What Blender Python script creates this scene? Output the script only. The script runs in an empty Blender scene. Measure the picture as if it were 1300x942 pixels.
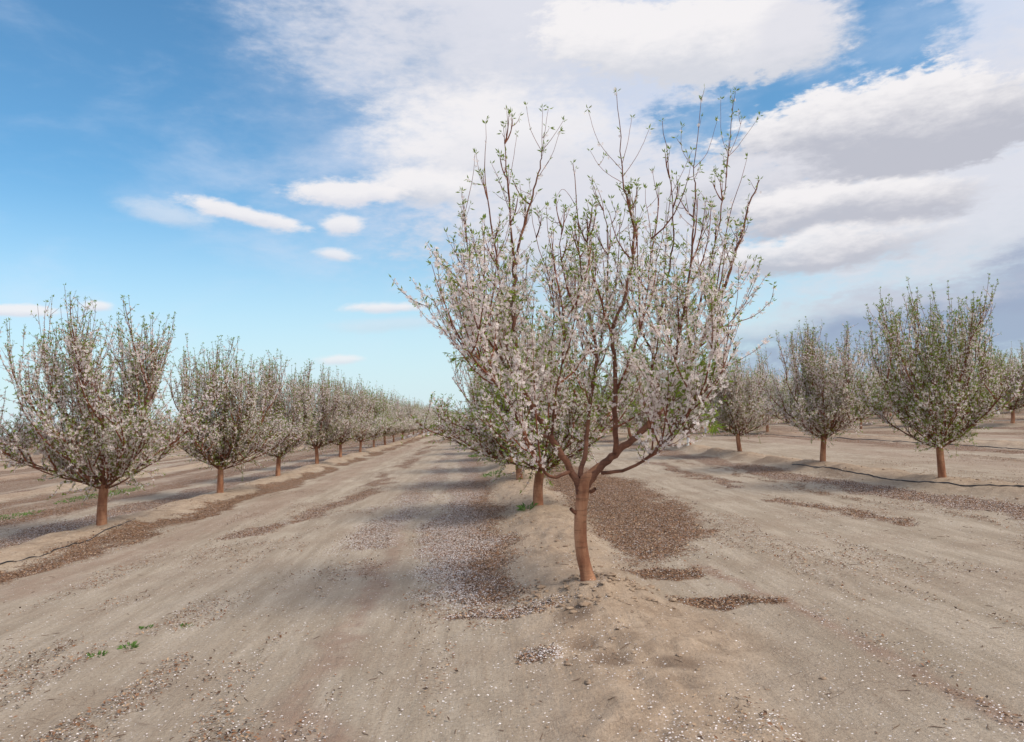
import bpy, math, random
import numpy as np
from mathutils import Vector
PI = math.pi
R_ = math.radians
scene = bpy.context.scene
col = scene.collection

# ------------------------------------------------------------------ helpers
def tag(o, label=None, cat=None, group=None, kind=None):
    if label: o['label'] = label
    if cat: o['category'] = cat
    if group: o['group'] = group
    if kind: o['kind'] = kind
    return o

class Acc:
    """collects quads (and optional per-vertex values) for ONE mesh"""
    def __init__(s): s.v = []; s.f = []; s.c = []; s.n = 0
    def add(s, v, f, c=None):
        v = np.asarray(v, float).reshape(-1, 3); f = np.asarray(f, int).reshape(-1, 4)
        s.v.append(v); s.f.append(f + s.n); s.n += len(v)
        s.c.append(np.zeros((len(v), 2)) if c is None else np.asarray(c, float).reshape(-1, 2))
    def mesh(s, name, mat, smooth=True):
        me = bpy.data.meshes.new(name)
        v = np.concatenate(s.v); f = np.concatenate(s.f); c = np.concatenate(s.c)
        me.vertices.add(len(v)); me.vertices.foreach_set('co', v.astype(np.float32).ravel())
        me.loops.add(f.size); me.loops.foreach_set('vertex_index', f.astype(np.int32).ravel())
        me.polygons.add(len(f)); me.polygons.foreach_set('loop_start', np.arange(0, f.size, 4, dtype=np.int32))
        me.polygons.foreach_set('use_smooth', np.full(len(f), smooth))
        a = me.attributes.new('rnd', 'FLOAT_COLOR', 'POINT')
        cc = np.ones((len(v), 4), np.float32); cc[:, 0:2] = c; a.data.foreach_set('color', cc.ravel())
        me.materials.append(mat); me.update(calc_edges=True); me.validate()
        return me

def link(name, me, parent=None, loc=(0, 0, 0)):
    o = bpy.data.objects.new(name, me); col.objects.link(o)
    o.location = loc
    if parent: o.parent = parent
    return o

def noise_tab(seed):
    return np.random.RandomState(seed).rand(256, 256)
_T = {}
def vn(x, y, seed=0):
    if seed not in _T: _T[seed] = noise_tab(seed)
    t = _T[seed]
    xi = np.floor(x).astype(int); yi = np.floor(y).astype(int)
    fx = x - xi; fy = y - yi; fx = fx*fx*(3-2*fx); fy = fy*fy*(3-2*fy)
    a = t[xi & 255, yi & 255]; b = t[(xi+1) & 255, yi & 255]; c = t[xi & 255, (yi+1) & 255]; d = t[(xi+1) & 255, (yi+1) & 255]
    return (a*(1-fx)+b*fx)*(1-fy) + (c*(1-fx)+d*fx)*fy
def fbm(x, y, seed=0, o=4):
    s = 0; a = .5; k = 1.
    for i in range(o):
        s = s + a*vn(x*k+i*17.3, y*k+i*9.1, seed+i); a *= .5; k *= 2.03
    return s/(1-.5**o)
def sstep(a, b, x):
    t = np.clip((x-a)/(b-a), 0, 1); return t*t*(3-2*t)

# ------------------------------------------------------------------ materials
def new_mat(name):
    m = bpy.data.materials.new(name); m.use_nodes = True
    nt = m.node_tree; nt.nodes.clear()
    return m, nt
def nd(nt, t, **k):
    n = nt.nodes.new(t)
    for a, b in k.items():
        if a.startswith('i_'):
            n.inputs[a[2:].replace('_', ' ')].default_value = b
        else: setattr(n, a, b)
    return n
class G:
    """tiny node-graph helper"""
    def __init__(s, nt): s.nt = nt
    def L(s, a, b): s.nt.links.new(a, b)
    def put(s, sock, v):
        if hasattr(v, 'is_output') or isinstance(v, bpy.types.NodeSocket): s.nt.links.new(v, sock)
        else: sock.default_value = v
    def m(s, op, a, b=0., c=0., clamp=False):
        n = s.nt.nodes.new('ShaderNodeMath'); n.operation = op; n.use_clamp = clamp
        s.put(n.inputs[0], a); s.put(n.inputs[1], b); s.put(n.inputs[2], c)
        return n.outputs[0]
    def mix(s, f, a, b, blend='MIX'):
        n = s.nt.nodes.new('ShaderNodeMix'); n.data_type = 'RGBA'; n.blend_type = blend
        s.put(n.inputs[0], f)
        for k, v in ((6, a), (7, b)):
            if isinstance(v, tuple) and len(v) == 3: v = v + (1.,)
            s.put(n.inputs[k], v)
        return n.outputs[2]
    def noise(s, vec, scale, detail=4., rough=.5, dist=0., color=False):
        n = s.nt.nodes.new('ShaderNodeTexNoise'); s.put(n.inputs['Vector'], vec)
        n.inputs['Scale'].default_value = scale; n.inputs['Detail'].default_value = detail
        n.inputs['Roughness'].default_value = rough; n.inputs['Distortion'].default_value = dist
        return n.outputs['Color' if color else 'Fac']
    def vor(s, vec, scale, out='Distance', feature='F1', rnd=1.):
        n = s.nt.nodes.new('ShaderNodeTexVoronoi'); n.feature = feature; s.put(n.inputs['Vector'], vec)
        n.inputs['Scale'].default_value = scale; n.inputs['Randomness'].default_value = rnd
        return n.outputs[out]
    def ss(s, x, a, b, lo=0., hi=1.):
        n = s.nt.nodes.new('ShaderNodeMapRange'); n.interpolation_type = 'SMOOTHSTEP'
        s.put(n.inputs[0], x); s.put(n.inputs[1], a); s.put(n.inputs[2], b)
        s.put(n.inputs[3], lo); s.put(n.inputs[4], hi)
        return n.outputs[0]
    def scale(s, vec, xyz):
        n = s.nt.nodes.new('ShaderNodeMapping'); s.put(n.inputs['Vector'], vec); n.inputs['Scale'].default_value = xyz
        return n.outputs[0]
    def sep(s, c):
        n = s.nt.nodes.new('ShaderNodeSeparateXYZ'); s.put(n.inputs[0], c); return n.outputs
    def attr(s, name):
        n = s.nt.nodes.new('ShaderNodeAttribute'); n.attribute_name = name; return n.outputs['Color']

def simple_mat(name, c0, c1, rough=.8, scale=8., trans=0., tcol=None, bump=0., spec=.2, attrmix=False):
    m, nt = new_mat(name); g = G(nt)
    tc = nd(nt, 'ShaderNodeTexCoord').outputs['Object']
    if attrmix: f = g.sep(g.attr('rnd'))[0]
    else: f = g.ss(g.noise(tc, scale, 6., .65), .3, .7)
    c = g.mix(f, c0, c1)
    b = nd(nt, 'ShaderNodeBsdfPrincipled'); g.L(c, b.inputs['Base Color'])
    b.inputs['Roughness'].default_value = rough; b.inputs['Specular IOR Level'].default_value = spec
    out = nd(nt, 'ShaderNodeOutputMaterial')
    if bump:
        bp = nd(nt, 'ShaderNodeBump'); bp.inputs['Distance'].default_value = bump; bp.inputs['Strength'].default_value = .8
        g.L(g.noise(tc, scale*4, 6., .7), bp.inputs['Height']); g.L(bp.outputs[0], b.inputs['Normal'])
    if trans:
        t = nd(nt, 'ShaderNodeBsdfTranslucent'); g.put(t.inputs['Color'], c if tcol is None else g.mix(.6, c, tcol))
        mx = nd(nt, 'ShaderNodeMixShader'); mx.inputs[0].default_value = trans
        g.L(b.outputs[0], mx.inputs[1]); g.L(t.outputs[0], mx.inputs[2]); g.L(mx.outputs[0], out.inputs[0])
    else: g.L(b.outputs[0], out.inputs[0])
    return m, nt, g, b, c

def bark_mat(name, lo, hi, dark):
    m, nt = new_mat(name); g = G(nt)
    tc = nd(nt, 'ShaderNodeTexCoord').outputs['Object']
    n1 = g.noise(g.scale(tc, (1, 1, .35)), 9., 6., .6)
    rings = g.noise(g.scale(tc, (1, 1, 7)), 7., 5., .65)
    c = g.mix(g.ss(n1, .35, .68), lo, hi)
    c = g.mix(g.ss(rings, .5, .68, 0., .45), c, dark)
    b = nd(nt, 'ShaderNodeBsdfPrincipled'); g.L(c, b.inputs['Base Color'])
    b.inputs['Roughness'].default_value = .75; b.inputs['Specular IOR Level'].default_value = .25
    bp = nd(nt, 'ShaderNodeBump'); bp.inputs['Distance'].default_value = .006; bp.inputs['Strength'].default_value = .9
    h = g.m('ADD', g.m('MULTIPLY', rings, .8), g.noise(tc, 45., 5., .7))
    g.L(h, bp.inputs['Height']); g.L(bp.outputs[0], b.inputs['Normal'])
    out = nd(nt, 'ShaderNodeOutputMaterial'); g.L(b.outputs[0], out.inputs[0])
    return m
M_TRUNK = bark_mat('trunk_bark', (.24, .105, .058), (.45, .24, .14), (.075, .036, .022))
M_LIMB = bark_mat('limb_bark', (.12, .052, .034), (.24, .112, .07), (.035, .02, .015))
M_TWIG = simple_mat('twig_bark', (.12, .042, .026), (.27, .105, .06), .7, 5.)[0]
M_LEAF = simple_mat('young_leaf', (.12, .20, .028), (.29, .37, .07), .55, trans=.4, tcol=(.34, .46, .04, 1), attrmix=True, spec=.35)[0]
def blossom_mat():
    m, nt = new_mat('almond_blossom'); g = G(nt)
    a = g.sep(g.attr('rnd'))
    c = g.mix(a[0], (.92, .83, .82), (.97, .94, .92))
    c = g.mix(g.ss(a[1], .0, .28), (.60, .30, .31), c)
    b = nd(nt, 'ShaderNodeBsdfPrincipled'); g.L(c, b.inputs['Base Color']); b.inputs['Roughness'].default_value = .7
    b.inputs['Specular IOR Level'].default_value = .15
    t = nd(nt, 'ShaderNodeBsdfTranslucent'); g.L(c, t.inputs['Color'])
    mx = nd(nt, 'ShaderNodeMixShader'); mx.inputs[0].default_value = .5
    out = nd(nt, 'ShaderNodeOutputMaterial')
    g.L(b.outputs[0], mx.inputs[1]); g.L(t.outputs[0], mx.inputs[2]); g.L(mx.outputs[0], out.inputs[0])
    return m
M_BLOS = blossom_mat()

# ------------------------------------------------------------------ ground shape
ROWS = [-6.65, .91, 8.35, 15.5, 24.2, 31.5, 39., 46.4, 54., -14.1, -21.5, -29., -36.4, -43.9, -51.3]
def rowprof(x, y, xr, w=.55):
    wob = (fbm(y*.35, xr+0*y, 31, 2)-.5)*.35
    return np.exp(-(((x-xr-wob)/w)**2)**1.4)
def height(x, y):
    sc_ = np.ndim(x) == 0; shp = np.shape(x)
    x = np.atleast_1d(np.asarray(x, float)).ravel(); y = np.atleast_1d(np.asarray(y, float)).ravel()
    h = np.zeros_like(x)
    fade = 1-sstep(60, 160, np.hypot(x, y))
    for xr in ROWS:
        q = np.nonzero(np.abs(x-xr) < 1.7)[0]
        if not len(q): continue
        amp = .10+.10*fbm(y[q]*.45, xr+0*y[q], 41, 3)
        if xr == .91: amp = (amp+.02)*(.35+.65*sstep(5.6, 6.6, y[q]))
        h[q] += amp*rowprof(x[q], y[q], xr)
    # clods and crumbs on the berms, ruts in the lanes
    bm = np.zeros_like(x)
    for xr in ROWS[:4]:
        q = np.nonzero(np.abs(x-xr) < 2.)[0]
        if len(q): bm[q] = np.maximum(bm[q], rowprof(x[q], y[q], xr, .75))
    h = h+bm*((fbm(x*3.1, y*2.2, 51, 4)-.5)*.11+np.abs(fbm(x*4.5, y*3, 55, 3)-.5)*-.10)
    lane = (1-bm)
    h = h+lane*((fbm(x*1.2, y*.22, 61, 3)-.5)*.05+(fbm(x*5, y*1.6, 66, 3)-.5)*.018)*fade
    h = h+(fbm(x*9, y*7, 71, 2)-.5)*.012*fade
    # hollows of old footprints below the front tree
    for (cx, cy, r, d) in ((.69, 6.08, .16, .035), (.66, 5.46, .13, .03), (.79, 5.1, .17, .03), (1.2, 4.93, .2, .03)):
        h = h-d*np.exp(-(((x-cx)/r)**2+((y-cy)/(r*1.5))**2))
    # raised soil collar round the front trunk
    rr = np.hypot(x-.915, y-6.7)
    h = h+.07*np.exp(-((rr-.22)/.13)**2)*(fbm(x*9, y*9, 77, 4)-.1)
    # clod heaps on the right berm
    for (cx, cy) in ((8.0, 16.4), (8.05, 18.2), (7.9, 20.3), (7.95, 22.6), (8., 25.5), (8., 28.)):
        h = h+.075*np.exp(-(((x-cx)/.35)**2+((y-cy)/.6)**2))*(.5+fbm(x*2.5, y*2.5, 79, 3)) if not sc_ or abs(x[0]-8) < 1.5 else h
    return h[0] if sc_ else h.reshape(shp)

def poly_mask(x, y, pts, soft):
    """soft inside-mask of a polygon given in metres"""
    pts = np.array(pts, float); inside = np.zeros(x.shape, bool); dmin = np.full(x.shape, 1e9)
    n = len(pts)
    for i in range(n):
        a = pts[i]; b = pts[(i+1) % n]
        cond = ((a[1] > y) != (b[1] > y))
        with np.errstate(divide='ignore', invalid='ignore'):
            xi = (b[0]-a[0])*(y-a[1])/(b[1]-a[1]+1e-12)+a[0]
        inside ^= cond & (x < xi)
        ab = b-a; t = np.clip(((x-a[0])*ab[0]+(y-a[1])*ab[1])/(ab@ab+1e-12), 0, 1)
        dmin = np.minimum(dmin, np.hypot(x-a[0]-t*ab[0], (y-a[1]-t*ab[1])*.6))
    sd = np.where(inside, dmin, -dmin)
    return sstep(-soft, soft, sd)
def line_mask(x, y, pts, w, soft):
    d = np.full(x.shape, 1e9)
    for a, b in zip(pts[:-1], pts[1:]):
        a = np.array(a, float); b = np.array(b, float); ab = b-a
        t = np.clip(((x-a[0])*ab[0]+(y-a[1])*ab[1])/(ab@ab), 0, 1)
        d = np.minimum(d, np.hypot(x-a[0]-t*ab[0], y-a[1]-t*ab[1]))
    return 1-sstep(w-soft, w+soft, d)

def masks(x, y):
    """brown hull litter, fallen petals, reddish soil, pale dry sand, painted ground shade"""
    x = np.asarray(x, float); y = np.asarray(y, float)
    wx = x+(fbm(x*1.3, y*.8, 81, 3)-.5)*.8+(fbm(x*5, y*4, 84, 4)-.5)*.42
    wy = y+(fbm(x*1.1, y*.7, 91, 3)-.5)*1.6+(fbm(x*4, y*4, 94, 3)-.5)*.6
    br = np.zeros_like(x); pe = np.zeros_like(x); rd = np.zeros_like(x)
    shd = np.zeros_like(x)
    # right of the front tree
    a = poly_mask(wx, wy, [(1.38, 8.0), (1.5, 9.2), (1.45, 14), (1.5, 20), (1.75, 26), (2.9, 24), (3.6, 18.5), (3.35, 13), (2.95, 10.2), (2.55, 8.9), (2.15, 8.2)], .38)*(.72+.5*fbm(x*1.7, y*1.2, 161, 3))
    br = np.maximum(br, a); pe = np.maximum(pe, a*.25)
    for (cx, cy, rx, ry) in ((1.72, 7.55, .55, .28), (1.78, 6.42, .48, .22)):
        e = 1-sstep(.75, 1.2, np.hypot((wx-cx)/rx, (y*.8+wy*.2-cy)/ry)); br = np.maximum(br, e); pe = np.maximum(pe, e*.2)
    # left of the front row
    b = poly_mask(wx, wy, [(-.55, 6.9), (-.72, 9.6), (-.85, 15), (-.75, 22), (-.9, 34), (-.1, 34), (-.02, 24), (.28, 15), (.3, 9.5), (.18, 6.95)], .34)
    side = sstep(-.35, .2, wx+.1*np.sin(y))
    br = np.maximum(br, b*(.62+.33*side)); pe = np.maximum(pe, b*(1.05-.78*side))
    for (cx, cy, rx, ry) in ((.02, 6.47, .52, .17), (.36, 5.3, .17, .14)):
        e = 1-sstep(.7, 1.25, np.hypot((wx-cx)/rx, (y*.7+wy*.3-cy)/ry)); br = np.maximum(br, e*.8); pe = np.maximum(pe, e*.75)
    # left lane
    c = line_mask(wx, wy, [(-1.75, 10.6), (-1.55, 15), (-1.4, 24), (-1.5, 40), (-1.6, 60)], .38, .3); c = c*sstep(.3, .55, fbm(x*1.6, y*.35, 101, 3)+.12)
    br = np.maximum(br, c*.5); pe = np.maximum(pe, c*.85)
    c = line_mask(wx, wy, [(-3.75, 12.2), (-3.3, 14.6), (-2.8, 17), (-3., 26), (-3.2, 50)], .3, .25)*sstep(.35, .6, fbm(x*1.3, y*.3, 107, 3)+.1)
    br = np.maximum(br, c*.75); pe = np.maximum(pe, c*.4)
    rd = np.maximum(rd, line_mask(wx, wy, [(-5.2, 8.6), (-4.9, 12), (-4.6, 20), (-4.6, 60)], .45, .4)*.6)
    rd = np.maximum(rd, line_mask(wx, wy, [(-1.15, 4), (-1.2, 8), (-1.3, 12)], .14, .15)*.8)
    # left row: brown strip on its near side, petals behind it
    c = line_mask(wx, wy, [(-5.95, 3), (-5.9, 12), (-5.75, 18), (-5.7, 60), (-5.7, 200)], .33, .14)*sstep(.22, .5, fbm(x*.9, y*.45, 111, 3)+.05)
    br = np.maximum(br, c); pe = np.maximum(pe, c*.15)
    c = line_mask(wx, wy, [(-8.0, 3), (-8.0, 200)], .6, .2); br = np.maximum(br, c*.75); pe = np.maximum(pe, c*.8)
    c = line_mask(wx, wy, [(-9.9, 3), (-9.9, 200)], .55, .35); br = np.maximum(br, c*.85); pe = np.maximum(pe, c*.35)
    # right lane
    c = line_mask(x+(fbm(x*5, y*3, 84, 2)-.5)*.12, y, [(2.2, 7.9), (2.42, 6.6), (2.52, 5.7), (2.55, 4.5), (2.6, 3)], .075, .05)*.9
    rd = np.maximum(rd, c*.9); br = np.maximum(br, c*.2*sstep(.35, .6, fbm(x*4, y*2, 181, 2))); pe = np.maximum(pe, c*.08)
    c = line_mask(wx, wy, [(5.0, 12.6), (5.25, 11.4), (5.45, 10.2)], .16, .16); br = np.maximum(br, c*.8); pe = np.maximum(pe, c*.3)
    c = line_mask(wx, wy, [(5.3, 24), (5.25, 19), (5.1, 14.6)], .2, .16); br = np.maximum(br, c*.75); pe = np.maximum(pe, c*.45)
    c = line_mask(wx, wy, [(7.35, 3), (7.2, 9), (7.15, 12), (6.9, 16), (6.95, 22), (7.2, 60), (7.2, 200)], .45, .2); br = np.maximum(br, c*.8); pe = np.maximum(pe, c*.6)
    c = line_mask(wx, wy, [(6.3, 3), (6.2, 12), (6.1, 40)], .08, .1)*sstep(.4, .55, fbm(x, y*.3, 121, 2)); br = np.maximum(br, c*.6)
    # strips beside the other rows
    for xr in ROWS:
        if xr in (-6.65, .91, 8.35): continue
        c = line_mask(wx, wy, [(xr-1.1, 0), (xr-1.1, 400)], .4, .3); br = np.maximum(br, c*.9); pe = np.maximum(pe, c*.5)
        c = line_mask(wx, wy, [(xr+1.3, 0), (xr+1.3, 400)], .5, .4); br = np.maximum(br, c*.75); pe = np.maximum(pe, c*.2)
        c = line_mask(wx, wy, [(xr+3.3, 0), (xr+3.3, 400)], .5, .5); rd = np.maximum(rd, c*.8)
    far = sstep(14, 70, y)
    br = np.maximum(br, .5*sstep(8.8, 11.5, np.abs(x-.9))*sstep(.36, .62, fbm(x*1.1, y*.18, 171, 3)))
    rd = np.maximum(rd, .5*sstep(8.8, 11.5, np.abs(x-.9))*sstep(.4, .6, fbm(x*.7, y*.1, 175, 3)))
    br = np.maximum(br, far*.62*sstep(.38, .6, fbm(x*.8, y*.12, 131, 3)))
    # front row beyond the traced litter
    for s in (-1, 1):
        c = line_mask(wx, wy, [(.91+s*1.1, 26), (.91+s*1.1, 300)], .4, .3); br = np.maximum(br, c*.7); pe = np.maximum(pe, c*.5)
    # loose scatter everywhere
    lane = sstep(.5, .72, fbm(x*2.2, y*.55, 141, 4)); br = np.maximum(br, lane*.26); pe = np.maximum(pe, .025+lane*.08)
    sand = np.zeros_like(x)
    for xr in ROWS:
        q = np.nonzero(np.abs(x-xr) < 1.8)
        if len(q[0]): sand[q] = np.maximum(sand[q], rowprof(x[q], y[q], xr, .62))
    sand = np.maximum(sand, 1-sstep(.6, 1.3, np.hypot((x-1.15)/.8, (y-5.6)/1.1)))
    clear = sand*.75
    fr = 1-sstep(6.0, 6.9, y)
    br = br*(1-clear*(.6+.6*fr)); pe = pe*(1-clear*.5)
    for (cx, cy, r) in ((.69, 6.08, .15), (.66, 5.46, .11), (.79, 5.1, .14), (1.2, 4.93, .14)):  # shading of the footprint hollows, painted into the soil colour
        shd = np.maximum(shd, 1-sstep(.5, 1.3, np.hypot((x-cx)/r, (y-cy)/(r*1.3))+(fbm(x*8, y*8, 151, 2)-.5)*.5))
    for (cx, cy) in ((7.95, 16.), (8.0, 17.9), (7.85, 20.), (7.9, 22.3), (7.9, 25.2)):  # painted shade on the left, near side of the clod heaps
        shd = np.maximum(shd, .8*(1-sstep(.5, 1.2, np.hypot((wx-cx+.1)/.4, (wy-cy)/.6))))
    return br, pe, rd, sand, shd

def make_ground():
    def axis(lo_d, k, lim, far):
        v = [0.]; d = lo_d
        while v[-1] < far:
            step = lo_d+k*v[-1] if v[-1] < lim else (lo_d+k*lim)*(1+(v[-1]-lim)*.05)
            v.append(v[-1]+step)
        return np.array(v)
    ax = axis(.034, .008, 60, 1500); xs = np.concatenate([-ax[:0:-1], ax])+.6
    ay = axis(.034, .008, 90, 1800); yb = -axis(.12, .05, 60, 300)[:0:-1]
    ys = np.concatenate([yb, ay])+3.2
    X, Y = np.meshgrid(xs, ys)
    Z = height(X, Y)
    nx = len(xs); ny = len(ys)
    i = (np.arange(ny-1)[:, None]*nx+np.arange(nx-1)[None]).ravel()
    f = np.stack([i, i+1, i+nx+1, i+nx], 1)
    me = bpy.data.meshes.new('ground')
    me.vertices.add(nx*ny); me.vertices.foreach_set('co', np.stack([X, Y, Z], -1).astype(np.float32).ravel())
    me.loops.add(f.size); me.loops.foreach_set('vertex_index', f.astype(np.int32).ravel())
    me.polygons.add(len(f)); me.polygons.foreach_set('loop_start', np.arange(0, f.size, 4, dtype=np.int32))
    me.polygons.foreach_set('use_smooth', np.full(len(f), True))
    br, pe, rd, sa, shd = masks(X, Y)
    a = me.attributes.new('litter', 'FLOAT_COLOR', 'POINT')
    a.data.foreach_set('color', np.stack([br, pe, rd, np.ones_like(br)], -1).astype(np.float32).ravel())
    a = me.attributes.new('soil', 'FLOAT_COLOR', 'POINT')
    a.data.foreach_set('color', np.stack([sa, shd, shd*0, np.ones_like(br)], -1).astype(np.float32).ravel())  # sand mask, then the painted shade mask
    me.update(calc_edges=True)
    m, nt = new_mat('orchard_soil'); g = G(nt)
    tc = nd(nt, 'ShaderNodeTexCoord').outputs['Object']
    L = g.sep(g.attr('litter')); S = g.sep(g.attr('soil'))
    n_lo = g.noise(tc, .7, 5., .6); n_mid = g.noise(tc, 5., 6., .65); n_hi = g.noise(tc, 42., 5., .7)
    streak = g.noise(g.scale(tc, (2.6, .32, 1)), 1.6, 6., .62, .4)
    streak2 = g.noise(g.scale(tc, (9., .9, 1)), 1.5, 5., .65, .3)
    c = g.mix(g.ss(streak, .34, .66), (.335, .28, .218), (.47, .405, .328))
    c = g.mix(g.ss(n_lo, .42, .66, 0., .55), c, (.33, .26, .20))
    c = g.mix(g.ss(streak2, .54, .70, 0., .38), c, (.245, .18, .13))
    c = g.mix(g.ss(g.noise(g.scale(tc, (3.5, .8, 1)), 3., 5., .6), .58, .72, 0., .5), c, (.52, .45, .37))
    sandc = g.mix(g.ss(n_mid, .35, .65), (.37, .27, .19), (.49, .375, .275))
    c = g.mix(g.m('MULTIPLY', S[0], .85), c, sandc)
    c = g.mix(g.m('MULTIPLY', S[0], g.ss(g.noise(g.scale(tc, (1, .7, 1)), 3.4, 6., .7, .6), .5, .64, 0., .6)), c, (.225, .165, .118))
    c = g.mix(g.m('MULTIPLY', L[2], g.ss(n_mid, .3, .6, .3, .8)), c, (.27, .165, .125))
    c = g.mix(g.m('MULTIPLY', S[1], .75), c, (.17, .115, .08))  # painted shade: browner in the hollows and beside the heaps
    c = g.mix(g.ss(n_hi, .42, .66, 0., .5), c, (.235, .18, .135))
    n_f = g.noise(tc, 150., 4., .7); c = g.mix(g.ss(n_f, .5, .68, 0., .4), c, (.53, .46, .37))
    crack = g.vor(tc, 9., 'Distance', 'DISTANCE_TO_EDGE'); crk = g.m('MULTIPLY', g.ss(crack, .02, .0), g.ss(n_lo, .5, .62)); c = g.mix(g.m('MULTIPLY', crk, .6), c, (.14, .10, .075))
    # hull litter
    lit = g.m('ADD', L[0], g.m('MULTIPLY', g.m('SUBTRACT', n_mid, .5), .9))
    lit = g.m('ADD', lit, g.m('MULTIPLY', g.m('SUBTRACT', g.noise(tc, 17., 4., .6), .5), .7))
    chip = g.vor(g.scale(tc, (1, .7, 1)), 62., 'Color')
    cs = g.sep(chip)
    lm = g.m('MULTIPLY', g.m('LESS_THAN', cs[2], g.ss(lit, .12, .85)), g.ss(lit, .1, .3))
    c = g.mix(g.m('MULTIPLY', g.ss(lit, .2, .9), .45), c, (.16, .11, .08))
    lc = g.mix(cs[0], (.042, .027, .019), (.25, .14, .085)); lc = g.mix(g.ss(n_mid, .4, .62, 0., .6), lc, (.27, .145, .08))
    lc = g.mix(g.ss(cs[1], .7, .95), lc, (.34, .25, .18))
    c = g.mix(g.m('MULTIPLY', lm, .9), c, lc)
    # petals
    for sc, k in ((70., 1.), (38., .7)):
        d = g.vor(tc, sc); cc = g.sep(g.vor(tc, sc, 'Color'))
        p = g.m('MULTIPLY', g.ss(d, .36, .24), g.m('LESS_THAN', cc[0], g.m('MULTIPLY', L[1], .85*k)))
        c = g.mix(g.m('MULTIPLY', p, .9), c, g.mix(cs[2], (.62, .58, .58), (.88, .85, .84)))
    b = nd(nt, 'ShaderNodeBsdfPrincipled'); g.L(c, b.inputs['Base Color']); b.inputs['Roughness'].default_value = .95
    b.inputs['Specular IOR Level'].default_value = .1
    h = g.m('ADD', g.m('MULTIPLY', n_mid, .5), g.m('MULTIPLY', n_hi, .3))
    h = g.m('ADD', h, g.m('MULTIPLY', g.m('MULTIPLY', cs[0], lm), .3))
    h = g.m('ADD', h, g.m('MULTIPLY', streak2, .3)); h = g.m('ADD', h, g.m('MULTIPLY', n_f, .1))
    bp = nd(nt, 'ShaderNodeBump'); bp.inputs['Distance'].default_value = .06; bp.inputs['Strength'].default_value = .85
    g.L(h, bp.inputs['Height']); g.L(bp.outputs[0], b.inputs['Normal'])
    out = nd(nt, 'ShaderNodeOutputMaterial'); g.L(b.outputs[0], out.inputs[0])
    me.materials.append(m)
    o = link('ground', me); o['kind'] = 'structure'
    return o
make_ground()
# ------------------------------------------------------------------ trees
def catmull(P, R, sub):
    P = np.asarray(P, float); n = len(P)
    if n < 3 or sub < 2:
        return P, np.asarray(R, float)
    Q = np.vstack([2*P[0]-P[1], P, 2*P[-1]-P[-2]]); out = []; rr = []
    for i in range(n-1):
        p0, p1, p2, p3 = Q[i], Q[i+1], Q[i+2], Q[i+3]
        for k in range(sub):
            t = k/sub
            out.append(.5*((2*p1)+(-p0+p2)*t+(2*p0-5*p1+4*p2-p3)*t*t+(-p0+3*p1-3*p2+p3)*t**3)); rr.append(R[i]*(1-t)+R[i+1]*t)
    out.append(P[-1]); rr.append(R[-1])
    return np.array(out), np.array(rr)

def tube(acc, P, R, k=6, cap=True):
    P = np.asarray(P, float); n = len(P)
    T = np.gradient(P, axis=0); T /= np.linalg.norm(T, axis=1)[:, None]+1e-9
    ref = np.array([0., 1, 0]) if abs(T[0][1]) < .8 else np.array([1., 0, 0])
    U = np.cross(T, ref); U /= np.linalg.norm(U, axis=1)[:, None]+1e-9; V = np.cross(T, U)
    a = np.arange(k)*2*PI/k
    ring = P[:, None]+np.asarray(R)[:, None, None]*(np.cos(a)[None, :, None]*U[:, None]+np.sin(a)[None, :, None]*V[:, None])
    i = (np.arange(n-1)[:, None]*k); j = np.arange(k)[None]; j2 = (j+1) % k
    f = np.stack([i+j, i+j2, i+k+j2, i+k+j], -1).reshape(-1, 4)
    acc.add(ring.reshape(-1, 3), f)

def unit(v): return v/(np.linalg.norm(v)+1e-9)
class Tree:
    def __init__(s, seed):
        s.r = np.random.RandomState(seed)
        s.trunk = Acc(); s.limbs = []; s.twigs = Acc(); s.bl = []; s.lf = []; s.tips = []
    def stem(s, p, d, L, r0, r1=None, up=.25, jit=.12, n=None, sag=0.):
        r = s.r; n = n or max(4, int(L/.16)); P = [np.array(p, float)]; d = unit(np.array(d, float))
        for i in range(n):
            P.append(P[-1]+d*L/n)
            d = unit(d+np.array([0, 0, (up-sag*(i/n))/n*3])+r.normal(0, jit, 3)/math.sqrt(n))
        R = np.linspace(r0, r0*.3 if r1 is None else r1, n+1)
        return np.array(P), R
    @staticmethod
    def at(P, t):
        x = t*(len(P)-1); i = min(int(x), len(P)-2); return P[i]+(P[i+1]-P[i])*(x-i), unit(P[i+1]-P[i])
    def anchors(s, P, per_m, store, t0=0., t1=1., off=.012):
        seg = np.linalg.norm(np.diff(P, axis=0), axis=1); L = seg.sum()*(t1-t0)
        k = s.r.poisson(max(0, L*per_m))
        for _ in range(k):
            p, d = s.at(P, s.r.uniform(t0, t1)); store.append((p, d))

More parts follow.
